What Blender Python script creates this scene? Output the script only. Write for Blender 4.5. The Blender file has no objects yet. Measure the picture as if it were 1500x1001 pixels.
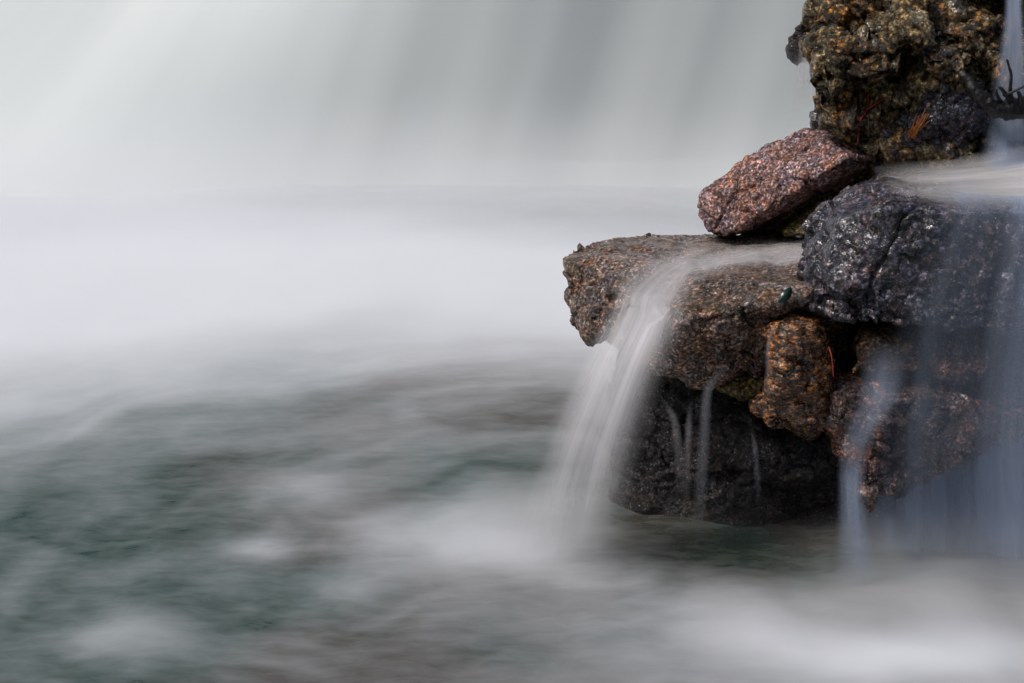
import bpy, bmesh, math, random
import numpy as np
from mathutils import Vector

random.seed(7)
S = bpy.context.scene
COL = S.collection

# ------------------------------------------------------------------ camera
CAM_H, PITCH, FPX = 2.2, math.radians(18.0), 1500 * 50.0 / 36.0
cd = bpy.data.cameras.new("camera"); cam = bpy.data.objects.new("camera", cd); COL.objects.link(cam)
cam.location = (0, 0, CAM_H); cam.rotation_euler = (math.radians(90) - PITCH, 0, 0)
cd.lens = 50; cd.sensor_width = 36; cd.clip_end = 500; cd.clip_start = 0.05
S.camera = cam
# ------------------------------------------------------------------ sky, sun, exposure
SUN = Vector((-0.66, -0.22, 0.84)).normalized()
w = bpy.data.worlds.new("World"); S.world = w; w.use_nodes = True
wn = w.node_tree.nodes; wl = w.node_tree.links
bg = wn["Background"]; sky = wn.new("ShaderNodeTexSky"); sky.sky_type = 'NISHITA'; sky.sun_disc = False
sky.sun_elevation = math.asin(SUN.z); sky.sun_rotation = math.atan2(SUN.x, SUN.y)
sky.air_density = 1.0; sky.dust_density = 4.0
hs = wn.new("ShaderNodeHueSaturation"); hs.inputs["Saturation"].default_value = 0.72
wl.new(sky.outputs[0], hs.inputs["Color"]); wl.new(hs.outputs[0], bg.inputs[0]); bg.inputs[1].default_value = 0.075
sd = bpy.data.lights.new("sun", 'SUN'); so = bpy.data.objects.new("sun", sd); COL.objects.link(so)
sd.energy = 1.5; sd.angle = math.radians(10); sd.color = (1.0, 0.95, 0.89)
so.rotation_euler = (-SUN).to_track_quat('-Z', 'Y').to_euler(); so.location = (-6, -4, 12)
S.view_settings.view_transform = 'Standard'; S.view_settings.look = 'None'; S.view_settings.gamma = 1
S.view_settings.exposure = 0.36
S.cycles.use_denoising = True
S.cycles.max_bounces = 8; S.cycles.transparent_max_bounces = 40; S.cycles.volume_bounces = 4
S.cycles.volume_step_rate = 1.0; S.cycles.volume_max_steps = 128

# ------------------------------------------------------------------ helpers
def P(px, py, Y):
    """world point at depth plane Y seen at photograph pixel px, py"""
    a = (px - 750) / FPX; b = (500.5 - py) / FPX
    dy = math.cos(PITCH) + b * math.sin(PITCH); dz = -math.sin(PITCH) + b * math.cos(PITCH)
    t = Y / dy
    return Vector((a * t, Y, CAM_H + dz * t))
def G(px, py, z=0.0):
    b = (500.5 - py) / FPX
    dy = math.cos(PITCH) + b * math.sin(PITCH); dz = -math.sin(PITCH) + b * math.cos(PITCH)
    return P(px, py, dy * (z - CAM_H) / dz)

def tag(o, label=None, cat=None, group=None, kind=None):
    if label: o['label'] = label
    if cat: o['category'] = cat
    if group: o['group'] = group
    if kind: o['kind'] = kind
    return o
def obj(name, verts, faces, mat, origin=(0, 0, 0), parent=None, smooth=True):
    me = bpy.data.meshes.new(name)
    v = np.asarray(verts, dtype=np.float64) - np.asarray(origin)
    me.from_pydata(v.tolist(), [], faces if isinstance(faces, list) else faces.tolist())
    if smooth: me.polygons.foreach_set('use_smooth', np.ones(len(me.polygons), dtype=bool))
    me.materials.append(mat)
    o = bpy.data.objects.new(name, me); COL.objects.link(o); o.location = origin
    if parent: o.parent = parent
    return o

# numpy gradient noise
_rs = np.random.RandomState(3)
PERM = np.tile(_rs.permutation(256), 3)
GR = _rs.normal(size=(256, 3)); GR /= np.linalg.norm(GR, axis=1)[:, None]
RV = _rs.uniform(-1, 1, size=(256, 4))
def perlin(p):
    pi = np.floor(p).astype(np.int64); f = p - pi; pi &= 255
    u = f * f * f * (f * (f * 6 - 15) + 10)
    out = np.zeros(len(p))
    for dx in (0, 1):
        wx = u[:, 0] if dx else 1 - u[:, 0]; a = PERM[(pi[:, 0] + dx) & 255]
        for dy in (0, 1):
            wy = u[:, 1] if dy else 1 - u[:, 1]; b = PERM[a + ((pi[:, 1] + dy) & 255)]
            for dz in (0, 1):
                wz = u[:, 2] if dz else 1 - u[:, 2]; g = GR[PERM[b + ((pi[:, 2] + dz) & 255)]]
                d = g[:, 0] * (f[:, 0] - dx) + g[:, 1] * (f[:, 1] - dy) + g[:, 2] * (f[:, 2] - dz)
                out += wx * wy * wz * d
    return out * 1.5
def fbm(p, n=4, gain=0.5, ridged=False):
    o = np.zeros(len(p)); a = 1.0; q = p.copy()
    for i in range(n):
        v = perlin(q)
        o += a * ((1 - 2 * np.abs(v)) if ridged else v); a *= gain; q = q * 2.03 + 11.7
    return o
def worley(p):
    """F1, F2 and the random vector and centre of the nearest cell"""
    pi = np.floor(p).astype(np.int64)
    d1 = np.full(len(p), 9.0); d2 = d1.copy(); r1 = np.zeros((len(p), 4)); c1 = np.zeros((len(p), 3))
    for dx in (-1, 0, 1):
        for dy in (-1, 0, 1):
            for dz in (-1, 0, 1):
                c = pi + np.array([dx, dy, dz]); cc = c & 255
                h = PERM[PERM[PERM[cc[:, 0]] + cc[:, 1]] + cc[:, 2]]
                ctr = c + 0.5 + 0.42 * RV[h][:, :3]
                d = np.linalg.norm(p - ctr, axis=1)
                m = d < d1
                d2 = np.where(m, d1, np.minimum(d2, d))
                d1 = np.where(m, d, d1)
                r1[m] = RV[PERM[h] & 255][m]; c1[m] = ctr[m]
    return d1, d2, r1, c1
def sstep(a, b, x):
    t = np.clip((x - a) / (b - a), 0, 1); return t * t * (3 - 2 * t)

# ------------------------------------------------------------------ materials
def nt(name):
    m = bpy.data.materials.new(name); m.use_nodes = True
    t = m.node_tree
    for n in list(t.nodes): t.nodes.remove(n)
    return m, t.nodes, t.links
def ramp(N, stops, interp='LINEAR'):
    r = N.new("ShaderNodeValToRGB"); e = r.color_ramp.elements; r.color_ramp.interpolation = interp
    while len(e) < len(stops): e.new(0.5)
    for el, (p, c) in zip(e, stops):
        el.position = p; el.color = (c, c, c, 1) if isinstance(c, (int, float)) else (*c, 1)
    return r
def noise(N, L, vec, scale, detail=4, rough=0.55, dist=0.0):
    n = N.new("ShaderNodeTexNoise"); n.inputs["Scale"].default_value = scale
    n.inputs["Detail"].default_value = detail; n.inputs["Roughness"].default_value = rough; n.inputs["Distortion"].default_value = dist
    L.new(vec, n.inputs["Vector"]); return n
def mix(N, L, fac, a, b, mode='MIX'):
    m = N.new("ShaderNodeMix"); m.data_type = 'RGBA'; m.blend_type = mode; m.clamp_factor = True
    for k, v in ((0, fac), (6, a), (7, b)):
        if hasattr(v, 'is_linked'): L.new(v, m.inputs[k])
        elif isinstance(v, (int, float)): m.inputs[k].default_value = v
        else: m.inputs[k].default_value = (*v, 1)
    return m.outputs[2]
def mth(N, L, op, a, b=0.0, clamp=False):
    m = N.new("ShaderNodeMath"); m.operation = op; m.use_clamp = clamp
    for k, v in ((0, a), (1, b)):
        if hasattr(v, 'is_linked'): L.new(v, m.inputs[k])
        else: m.inputs[k].default_value = v
    return m.outputs[0]

def rock_mat(name, dark, mid, light, accent, acc_amt=0.5, speck=0.06, grain=190, rough=(0.16, 0.5), coat=0.35,
             patch=5.0, stretch=(1, 1, 1), moss=None, moss_amt=0.6, bump=1.0, fleck=(0.72, 0.68, 0.64), contrast=2.3, tint=0.8, mott=85, wet=0.5, glint=0.7):
    m, N, L = nt(name)
    tc = N.new("ShaderNodeTexCoord"); mp = N.new("ShaderNodeMapping"); mp.inputs["Scale"].default_value = stretch
    L.new(tc.outputs["Object"], mp.inputs["Vector"]); v = mp.outputs[0]
    n1 = noise(N, L, v, patch, 9, 0.62, 0.4)
    n2 = noise(N, L, v, patch * 6, 8, 0.65, 0.2)
    n3 = noise(N, L, v, patch * 1.7, 6, 0.6, 0.6)
    vo = N.new("ShaderNodeTexVoronoi"); vo.inputs["Scale"].default_value = grain; L.new(v, vo.inputs["Vector"])
    vo2 = N.new("ShaderNodeTexVoronoi"); vo2.inputs["Scale"].default_value = grain * 0.8; L.new(v, vo2.inputs["Vector"])
    sep = N.new("ShaderNodeSeparateColor"); L.new(vo.outputs["Color"], sep.inputs[0])
    sep2 = N.new("ShaderNodeSeparateColor"); L.new(vo2.outputs["Color"], sep2.inputs[0])
    r1 = ramp(N, [(0.36, dark), (0.52, mid), (0.68, light)]); L.new(n1.outputs["Fac"], r1.inputs[0])
    r2 = ramp(N, [(0.40, 0.0), (0.64, 1.0)]); L.new(n2.outputs["Fac"], r2.inputs[0])
    c = mix(N, L, mth(N, L, 'MULTIPLY', r2.outputs[0], 0.6), r1.outputs[0], light)
    ra = ramp(N, [(0.50, 0.0), (0.62, 1.0)]); L.new(n3.outputs["Fac"], ra.inputs[0])
    rb = ramp(N, [(0.42, 0.0), (0.58, 1.0)]); L.new(n2.outputs["Color"], rb.inputs[0])
    c = mix(N, L, mth(N, L, 'MULTIPLY', mth(N, L, 'MULTIPLY', ra.outputs[0], rb.outputs[0]), acc_amt), c, accent)
    # mineral grain: every crystal its own tone
    rg = ramp(N, [(0.0, 0.2), (0.45, 0.75), (0.8, 1.3), (1.0, 2.3)]); L.new(sep.outputs[0], rg.inputs[0])
    c = mix(N, L, 0.85, c, rg.outputs[0], 'MULTIPLY')
    n5 = noise(N, L, v, mott, 5, 0.62); r5 = ramp(N, [(0.35, 0.05), (0.5, 0.72), (0.64, contrast * 1.35)]); L.new(n5.outputs["Fac"], r5.inputs[0])
    c = mix(N, L, 0.9, c, r5.outputs[0], 'MULTIPLY')
    n6 = noise(N, L, v, 22, 5, 0.65, 0.5); r6 = ramp(N, [(0.38, (0.70, 0.82, 1.15)), (0.5, (1, 1, 1)), (0.62, (1.3, 0.95, 0.75))]); L.new(n6.outputs["Fac"], r6.inputs[0])
    c = mix(N, L, tint, c, r6.outputs[0], 'MULTIPLY')
    if moss:
        n4 = noise(N, L, v, 7.0, 7, 0.7, 0.3); rm = ramp(N, [(0.52, 0.0), (0.60, 1.0)]); L.new(n4.outputs["Fac"], rm.inputs[0])
        c = mix(N, L, mth(N, L, 'MULTIPLY', rm.outputs[0], moss_amt), c, moss)
    rs = ramp(N, [(1 - speck - 0.02, 0.0), (1 - speck, 1.0)]); L.new(sep2.outputs[1], rs.inputs[0])
    rd = ramp(N, [(0.15, 1.0), (0.5, 0.0)]); L.new(vo2.outputs["Distance"], rd.inputs[0])
    rk = ramp(N, [(0.45, 0.0), (0.6, 1.0)]); L.new(n3.outputs["Color"], rk.inputs[0])
    c = mix(N, L, mth(N, L, 'MULTIPLY', mth(N, L, 'MULTIPLY', rs.outputs[0], rd.outputs[0]), mth(N, L, 'MULTIPLY', rk.outputs[0], 0.8)), c, fleck)
    b = N.new("ShaderNodeBsdfPrincipled"); L.new(c, b.inputs["Base Color"])
    rr = N.new("ShaderNodeMapRange"); rr.inputs["From Min"].default_value = 0.35; rr.inputs["From Max"].default_value = 0.65
    rr.inputs["To Min"].default_value = rough[0]; rr.inputs["To Max"].default_value = rough[1]
    L.new(n2.outputs["Fac"], rr.inputs["Value"])
    n7 = noise(N, L, v, 4.0, 5, 0.6, 0.8); r7 = ramp(N, [(0.62 - 0.3 * wet, 0.0), (0.74 - 0.3 * wet, 1.0)]); L.new(n7.outputs["Fac"], r7.inputs[0])
    wr = N.new("ShaderNodeMix"); wr.data_type = 'FLOAT'; L.new(r7.outputs[0], wr.inputs[0]); L.new(rr.outputs[0], wr.inputs[2]); wr.inputs[3].default_value = 0.09
    L.new(wr.outputs[0], b.inputs["Roughness"]); L.new(mth(N, L, 'MULTIPLY', r7.outputs[0], coat * 2.4, True), b.inputs["Coat Weight"])
    b.inputs["Coat Roughness"].default_value = 0.05; b.inputs["Specular IOR Level"].default_value = 0.35
    h1 = noise(N, L, v, 80, 8, 0.75)
    hsum = mth(N, L, 'ADD', mth(N, L, 'MULTIPLY', h1.outputs["Fac"], 1.4), mth(N, L, 'MULTIPLY', sep.outputs[2], 0.22))
    bp = N.new("ShaderNodeBump"); bp.inputs["Strength"].default_value = min(1.0, 0.75 * bump); bp.inputs["Distance"].default_value = 0.013 * bump
    L.new(hsum, bp.inputs["Height"]); vs = N.new("ShaderNodeVectorMath"); vs.operation = 'SUBTRACT'; L.new(vo.outputs["Color"], vs.inputs[0]); vs.inputs[1].default_value = (0.5, 0.5, 0.5)
    va = N.new("ShaderNodeVectorMath"); va.operation = 'MULTIPLY_ADD'; L.new(vs.outputs[0], va.inputs[0]); va.inputs[1].default_value = (glint,) * 3; L.new(bp.outputs[0], va.inputs[2])
    vn = N.new("ShaderNodeVectorMath"); vn.operation = 'NORMALIZE'; L.new(va.outputs[0], vn.inputs[0])
    L.new(vn.outputs[0], b.inputs["Normal"])
    n8 = noise(N, L, v, 38, 3, 0.55); bc = N.new("ShaderNodeBump"); bc.inputs["Strength"].default_value = 0.8; bc.inputs["Distance"].default_value = 0.012
    L.new(n8.outputs["Fac"], bc.inputs["Height"]); L.new(bc.outputs[0], b.inputs["Coat Normal"])
    o = N.new("ShaderNodeOutputMaterial"); L.new(b.outputs[0], o.inputs[0])
    return m

def veil_mat(name, col=(0.86, 0.89, 0.95), fu=60, fv=1.2, lo=0.35, hi=0.72, amt=0.8, trans=0.45):
    """falling water drawn out into silk: as dense as the vertex attribute says, combed into strands along its flow"""
    m, N, L = nt(name)
    uv = N.new("ShaderNodeUVMap"); uv.uv_map = "flow"
    mp = N.new("ShaderNodeMapping"); mp.inputs["Scale"].default_value = (fu, fv, 1); L.new(uv.outputs[0], mp.inputs[0])
    n = noise(N, L, mp.outputs[0], 1.0, 4, 0.6, 0.15)
    r = ramp(N, [(lo, 0.0), (hi, 1.0)], 'EASE'); L.new(n.outputs["Fac"], r.inputs[0])
    at = N.new("ShaderNodeAttribute"); at.attribute_name = "carry"
    k = mth(N, L, 'ADD', mth(N, L, 'MULTIPLY', r.outputs[0], amt), 1 - amt)
    fac = mth(N, L, 'MULTIPLY', at.outputs["Fac"], k, True)
    d = N.new("ShaderNodeBsdfDiffuse"); d.inputs[0].default_value = (*col, 1)
    t = N.new("ShaderNodeBsdfTranslucent"); t.inputs[0].default_value = (*col, 1)
    mx = N.new("ShaderNodeMixShader"); mx.inputs[0].default_value = trans; L.new(d.outputs[0], mx.inputs[1]); L.new(t.outputs[0], mx.inputs[2])
    tr = N.new("ShaderNodeBsdfTransparent")
    m2 = N.new("ShaderNodeMixShader"); L.new(fac, m2.inputs[0]); L.new(tr.outputs[0], m2.inputs[1]); L.new(mx.outputs[0], m2.inputs[2])
    o = N.new("ShaderNodeOutputMaterial"); L.new(m2.outputs[0], o.inputs[0])
    return m

def simple_mat(name, col, col2=None, rough=0.5, scale=30, bump=0.3):
    m, N, L = nt(name)
    tc = N.new("ShaderNodeTexCoord"); n = noise(N, L, tc.outputs["Object"], scale, 6, 0.65)
    r = ramp(N, [(0.35, col), (0.65, col2 or tuple(min(1, c * 1.8) for c in col))]); L.new(n.outputs["Fac"], r.inputs[0])
    b = N.new("ShaderNodeBsdfPrincipled"); L.new(r.outputs[0], b.inputs["Base Color"]); b.inputs["Roughness"].default_value = rough
    bp = N.new("ShaderNodeBump"); bp.inputs["Strength"].default_value = bump; bp.inputs["Distance"].default_value = 0.01
    L.new(n.outputs["Fac"], bp.inputs["Height"]); L.new(bp.outputs[0], b.inputs["Normal"])
    o = N.new("ShaderNodeOutputMaterial"); L.new(b.outputs[0], o.inputs[0]); return m

# ------------------------------------------------------------------ rock builder
def hull_bm(bm, pts):
    vs = [bm.verts.new(p) for p in pts]
    r = bmesh.ops.convex_hull(bm, input=vs)
    junk = [e for e in r['geom_interior'] if isinstance(e, bmesh.types.BMVert)] + [e for e in r['geom_unused'] if isinstance(e, bmesh.types.BMVert)]
    if junk: bmesh.ops.delete(bm, geom=list(set(junk)), context='VERTS')
def pts(lst):
    o = []
    for t in lst:
        o.append(Vector(t[1:]) if t[0] == 'w' else P(*t))
    return o
def rock(name, hulls, mat, label, voxel=0.007, soft=3, big=(0.05, 2.5), facet=(0.0, 5.0), lump=(0.0, 9.0), fine=(0.012, 14.0),
         strata=None, grit=(0.004, 48.0), crack=(0.0, 4.0), worn=0.0, foot=False, seed=0.0, group=None, cat='rock', kind=None, carve=None):
    bm = bmesh.new()
    for h in hulls:
        b2 = bmesh.new(); hull_bm(b2, pts(h)); bmesh.ops.recalc_face_normals(b2, faces=b2.faces)
        tmp = bpy.data.meshes.new("t"); b2.to_mesh(tmp); b2.free(); bm.from_mesh(tmp); bpy.data.meshes.remove(tmp)
    me = bpy.data.meshes.new(name); bm.to_mesh(me); bm.free()
    o = bpy.data.objects.new(name, me); COL.objects.link(o)
    md = o.modifiers.new("r", 'REMESH'); md.mode = 'VOXEL'; md.voxel_size = voxel
    if soft:
        ms = o.modifiers.new("s", 'SMOOTH'); ms.factor = 0.5; ms.iterations = int(soft * 0.007 / voxel) + 1
    dg = bpy.context.evaluated_depsgraph_get(); dg.update()
    m2 = bpy.data.meshes.new_from_object(o.evaluated_get(dg)); o.modifiers.clear(); o.data = m2; bpy.data.meshes.remove(me)
    me = m2; me.name = name; n = len(me.vertices)
    v = np.empty(n * 3); me.vertices.foreach_get('co', v); v = v.reshape(-1, 3)
    def nrm():
        me.vertices.foreach_set('co', v.ravel()); me.update()
        a = np.empty(n * 3); me.vertices.foreach_get('normal', a); return a.reshape(-1, 3)
    q = v + seed * np.array([3.1, 7.7, 5.3])
    keep = 1 - worn * sstep(0.45, 0.9, nrm()[:, 2])          # running water has smoothed the tops
    if foot: keep *= 0.25 + 0.75 * sstep(0.02, 0.30, v[:, 2])      # ground smooth at the waterline
    if big[0]:
        d = fbm(q * big[1], 3)
        v = v + nrm() * (d * big[0])[:, None]
    if facet[0]:
        wv = q + 0.05 * np.stack([perlin(q * 4 + k) for k in (0, 9, 21)], 1)
        for sc, am in ((facet[1], facet[0]), (facet[1] * 2.3, facet[0] * 0.45)):
            d1, d2, r, c = worley(wv * sc)
            d = np.sum(r[:, :3] * (wv * sc - c), 1) * 0.9 + r[:, 3] * 0.35
            d -= 0.3 * np.exp(-((d2 - d1) / 0.06) ** 2) * (r[:, 0] > 0.35)
            v = v + nrm() * (d * am * keep)[:, None]
    if lump[0]:
        wv = q + 0.03 * np.stack([perlin(q * 9 + k) for k in (0, 9, 21)], 1)
        for sc, am in ((lump[1], lump[0]), (lump[1] * 2.2, lump[0] * 0.5)):
            d1, d2, r, c = worley(wv * sc)
            d = np.sqrt(np.clip(1 - d1 * d1 * 1.1, 0, 1)) - 0.6 + 0.3 * r[:, 3]
            v = v + nrm() * (d * am * keep)[:, None]
    if strata:
        ax = Vector(strata[2]).normalized(); t = q @ np.array(ax) + 0.03 * fbm(q * 5, 3)
        d = fbm(np.stack([t * strata[1], q[:, 0] * 3, q[:, 1] * 3 + q[:, 2] * 2], 1), 3, 0.6, True)
        v = v + nrm() * (d * strata[0])[:, None]
    if crack[0]:
        wv = q * crack[1] + 0.25 * np.stack([fbm(q * 5 + k, 3) for k in (0, 9, 21)], 1)
        d1, d2, r, c = worley(wv)
        v = v - nrm() * (np.exp(-((d2 - d1) / 0.045) ** 2) * crack[0] * keep)[:, None]
    if fine[0]:
        d = fbm(q * fine[1], 4, 0.62) * 0.7 + fbm(q * fine[1] * 0.7 + 5, 3, 0.55, True) * 0.35
        mod = 0.6 + 0.7 * sstep(-0.3, 0.4, perlin(q * 3.3 + 40))
        v = v + nrm() * (d * mod * fine[0] * keep)[:, None]
    if grit[0]:
        d = fbm(q * grit[1], 2, 0.7) + 0.6 * fbm(q * grit[1] * 0.5 + 31, 2, 0.6, True)
        v = v + nrm() * (d * grit[0] * keep)[:, None]
    if carve is not None: v = carve(v)
    org = np.array([v[:, 0].mean(), v[:, 1].mean(), v[:, 2].min()])
    v = v - org
    me.vertices.foreach_set('co', v.ravel()); me.update()
    me.polygons.foreach_set('use_smooth', np.ones(len(me.polygons), dtype=bool))
    me.materials.clear(); me.materials.append(mat)
    o.location = org
    if kind: tag(o, label, None, group, kind)
    else: tag(o, label, cat, group)
    return o

# ------------------------------------------------------------------ rock materials
M_ochre = rock_mat("ochre_rock", (0.02, 0.014, 0.008), (0.14, 0.095, 0.042), (0.44, 0.34, 0.17), (0.50, 0.21, 0.035), 0.85, 0.08, 130, (0.12, 0.45), 0.45, 4, moss=(0.010, 0.015, 0.02), moss_amt=0.8, bump=1.3, mott=52, contrast=2.8, wet=0.5)
M_red = rock_mat("red_granite", (0.06, 0.028, 0.022), (0.21, 0.115, 0.095), (0.40, 0.28, 0.28), (0.38, 0.16, 0.06), 0.45, 0.05, 170, (0.25, 0.55), 0.12, 5, bump=0.8, contrast=2.2, wet=0.25)
M_ledge = rock_mat("brown_granite", (0.05, 0.035, 0.026), (0.165, 0.118, 0.092), (0.33, 0.25, 0.21), (0.38, 0.16, 0.06), 0.65, 0.12, 150, (0.12, 0.42), 0.35, 5, moss=(0.05, 0.05, 0.014), moss_amt=0.35, contrast=2.4, mott=75)
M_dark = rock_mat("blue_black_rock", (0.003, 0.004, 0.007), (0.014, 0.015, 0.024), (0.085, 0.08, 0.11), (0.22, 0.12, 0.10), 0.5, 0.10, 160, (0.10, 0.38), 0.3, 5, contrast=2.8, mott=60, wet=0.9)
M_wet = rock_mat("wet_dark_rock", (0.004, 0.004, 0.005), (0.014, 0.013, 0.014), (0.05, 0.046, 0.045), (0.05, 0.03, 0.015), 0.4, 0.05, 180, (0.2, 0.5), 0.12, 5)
M_orange = rock_mat("orange_rock", (0.004, 0.002, 0.002), (0.045, 0.016, 0.005), (0.30, 0.13, 0.045), (0.44, 0.14, 0.015), 0.6, 0.07, 170, (0.06, 0.3), 0.7, 6, stretch=(1, 1, 2.2), contrast=3.2, tint=0.4, mott=42, wet=0.9)
M_moss = rock_mat("mossy_rock", (0.04, 0.032, 0.012), (0.13, 0.10, 0.03), (0.27, 0.21, 0.09), (0.22, 0.19, 0.02), 0.8, 0.07, 180, (0.3, 0.6), 0.2, 7, tint=0.3)
M_gold = rock_mat("golden_brown_rock", (0.018, 0.012, 0.008), (0.10, 0.062, 0.036), (0.30, 0.19, 0.10), (0.30, 0.13, 0.05), 0.5, 0.08, 170, (0.14, 0.4), 0.45, 6)
M_rust = rock_mat("rusty_rock", (0.008, 0.008, 0.011), (0.035, 0.026, 0.027), (0.15, 0.09, 0.075), (0.42, 0.17, 0.09), 0.8, 0.07, 170, (0.1, 0.38), 0.5, 4)
M_cliff = simple_mat("cliff_rock", (0.035, 0.04, 0.04), (0.10, 0.105, 0.10), 0.6, 3, 0.5)

# ------------------------------------------------------------------ setting: bed, cliff, bank
def terrain(name, x0, x1, y0, y1, nx, ny, zf, mat, label):
    xs = np.linspace(x0, x1, nx); ys = np.linspace(y0, y1, ny); X, Y = np.meshgrid(xs, ys)
    p = np.stack([X.ravel(), Y.ravel(), np.zeros(nx * ny)], 1); p[:, 2] = zf(p)
    i = np.arange(nx * ny).reshape(ny, nx)
    f = np.stack([i[:-1, :-1], i[:-1, 1:], i[1:, 1:], i[1:, :-1]], -1).reshape(-1, 4)
    return tag(obj(name, p, f, mat), label, kind='structure')

M_bed = simple_mat("stream_bed_mat", (0.05, 0.055, 0.042), (0.12, 0.11, 0.085), 0.8, 1.6, 0.5)
def bedz(p):
    d1, d2, r, c = worley(np.stack([p[:, 0] * 2.2, p[:, 1] * 2.2, p[:, 2]], 1))
    return -0.42 + 0.10 * np.clip(1 - d1, 0, 1) + 0.05 * perlin(p * 1.1)
terrain("stream_bed", -60, 60, -20, 100, 300, 300, bedz, M_bed, "stony stream bed below the pool")

def cliff():
    nx, nz = 240, 90
    xs = np.linspace(-25, 14, nx); zs = np.linspace(-0.6, 6.0, nz); X, Z = np.meshgrid(xs, zs)
    p = np.stack([X.ravel(), np.full(nx * nz, 11.6), Z.ravel()], 1)
    p[:, 1] += 0.3 + 0.35 * fbm(p * 0.9, 4) + 0.14 * p[:, 2] + 0.75 * np.clip(p[:, 2], 0, 9) * sstep(0.5, -3.2, p[:, 0]) - 0.10 * fbm(p * np.array([3.0, 1, 0.6]), 3, 0.5, True)
    i = np.arange(nx * nz).reshape(nz, nx)
    f = np.stack([i[:-1, :-1], i[:-1, 1:], i[1:, 1:], i[1:, :-1]], -1).reshape(-1, 4)
    # the plateau the river comes over
    top = p[-nx:].copy(); back = top.copy(); back[:, 1] = 60; back[:, 2] = 6.6
    n0 = len(p); p = np.vstack([p, back]); t = np.arange(nx)
    f2 = np.stack([i[-1, :-1], i[-1, 1:], n0 + t[1:], n0 + t[:-1]], -1)
    tag(obj("cliff", p, np.vstack([f, f2]), M_cliff), "dark wet cliff behind the wide waterfall", kind='structure')
cliff()

def shade_hills():  # out of view, added to darken the surroundings the wet rocks reflect
    na, nr = 160, 24; V = []
    for j in range(nr):
        r = 26 + 3.4 * j
        for i in range(na):
            a = 2 * math.pi * i / na; V.append((r * math.cos(a), 4 + r * math.sin(a), 0))
    V = np.array(V); t = (np.repeat(np.arange(nr), na) / (nr - 1)); V[:, 2] = -1.5 + 30 * sstep(-0.15, 0.9, t) + 4.0 * fbm(V * 0.09, 4) + 1.2 * fbm(V * 0.4, 3)
    V[:na, 2] = -1.5
    F = [[j * na + i, j * na + (i + 1) % na, (j + 1) * na + (i + 1) % na, (j + 1) * na + i] for j in range(nr - 1) for i in range(na)]
    tag(obj("shade_hillside", V, F, simple_mat("shade_slope", (0.012, 0.02, 0.010), (0.04, 0.055, 0.03), 0.9, 0.5, 0.6)), "unseen dark wooded slopes all round, added to shade the rocks", kind='structure')
shade_hills()
rock("rock_bank", [[('w', 0.95, 5.5, -0.7), ('w', 0.95, 7.2, -0.7), ('w', 5.5, 4.6, -0.7), ('w', 5.5, 8.0, -0.7), ('w', 1.1, 5.55, 0.55), ('w', 1.2, 7.0, 0.5),
                    ('w', 5.5, 5.0, 1.3), ('w', 5.5, 8, 1.5), ('w', 3.0, 5.3, 1.1), ('w', 2.0, 6.0, 0.9)],
                   [('w', 2.0, 5.75, 0.3), ('w', 2.1, 7.0, 0.3), ('w', 5.5, 5.3, 0.3), ('w', 5.5, 8, 0.3), ('w', 2.2, 5.85, 2.0), ('w', 2.3, 6.8, 2.0),
                    ('w', 5.5, 5.6, 2.9), ('w', 5.5, 8, 3.2), ('w', 3, 5.7, 2.5), ('w', 3, 6.8, 2.6)]],
     M_wet, "dark rocky bank behind the stacked boulders", voxel=0.03, soft=2, big=(0.1, 1.2), facet=(0.08, 2.5), fine=(0.03, 7), kind='structure')

# ------------------------------------------------------------------ the rocks
LEDGE = rock("ledge_rock", [[(826, 377, 5.0), (842, 360, 5.15), (880, 348, 5.3), (915, 348, 5.4), (960, 344, 5.5), (1032, 340, 5.55), (1200, 336, 5.6), (1260, 336, 5.6),
                     (825, 424, 4.95), (845, 456, 4.85), (872, 493, 4.76), (940, 430, 4.72), (900, 420, 4.85), (1000, 466, 4.47), (1090, 458, 4.45), (1180, 430, 4.45), (1230, 425, 4.5),
                     (960, 541, 4.6), (1008, 566, 4.58), (1035, 568, 4.58), (1056, 549, 4.6), (1091, 508, 4.62), (1141, 470, 4.6), (1230, 470, 4.6),
                     ('w', 0.35, 5.3, 0.55), ('w', 0.6, 5.5, 0.42), ('w', 1.25, 5.6, 0.45), ('w', 1.25, 4.9, 0.5)]],
     M_ledge, "long flat brown granite ledge with pale silky water running over its lip", voxel=0.0065, soft=1.5, big=(0.025, 3), facet=(0.036, 5.0), fine=(0.006, 14), grit=(0.0018, 46), crack=(0.018, 2.6), worn=0.72, seed=1)
rock("slab_rock", [[(1177, 187, 5.3), (1187, 188, 5.28), (1158, 200, 5.3), (1131, 218, 5.32), (1095, 234, 5.33), (1069, 252, 5.34), (1034, 278, 5.34), (1022, 294, 5.33), (1022, 314, 5.3), (1036, 342, 5.25),
                    (1064, 343, 5.2), (1134, 297, 5.12), (1194, 261, 5.06), (1246, 229, 5.0), (1290, 232, 5.05), (1250, 212, 5.3),
                    (1075, 345, 5.62), (1150, 338, 5.7), (1225, 272, 5.65), (1272, 236, 5.5), (1210, 225, 5.6), (1190, 195, 5.55), (1060, 318, 5.6)]],
     M_red, "reddish granite slab tilted up against the mossy boulder on the ledge", voxel=0.005, soft=0, big=(0.008, 4), facet=(0.016, 5), fine=(0.004, 15), grit=(0.0014, 55), crack=(0.016, 4.2), seed=2)
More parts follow.
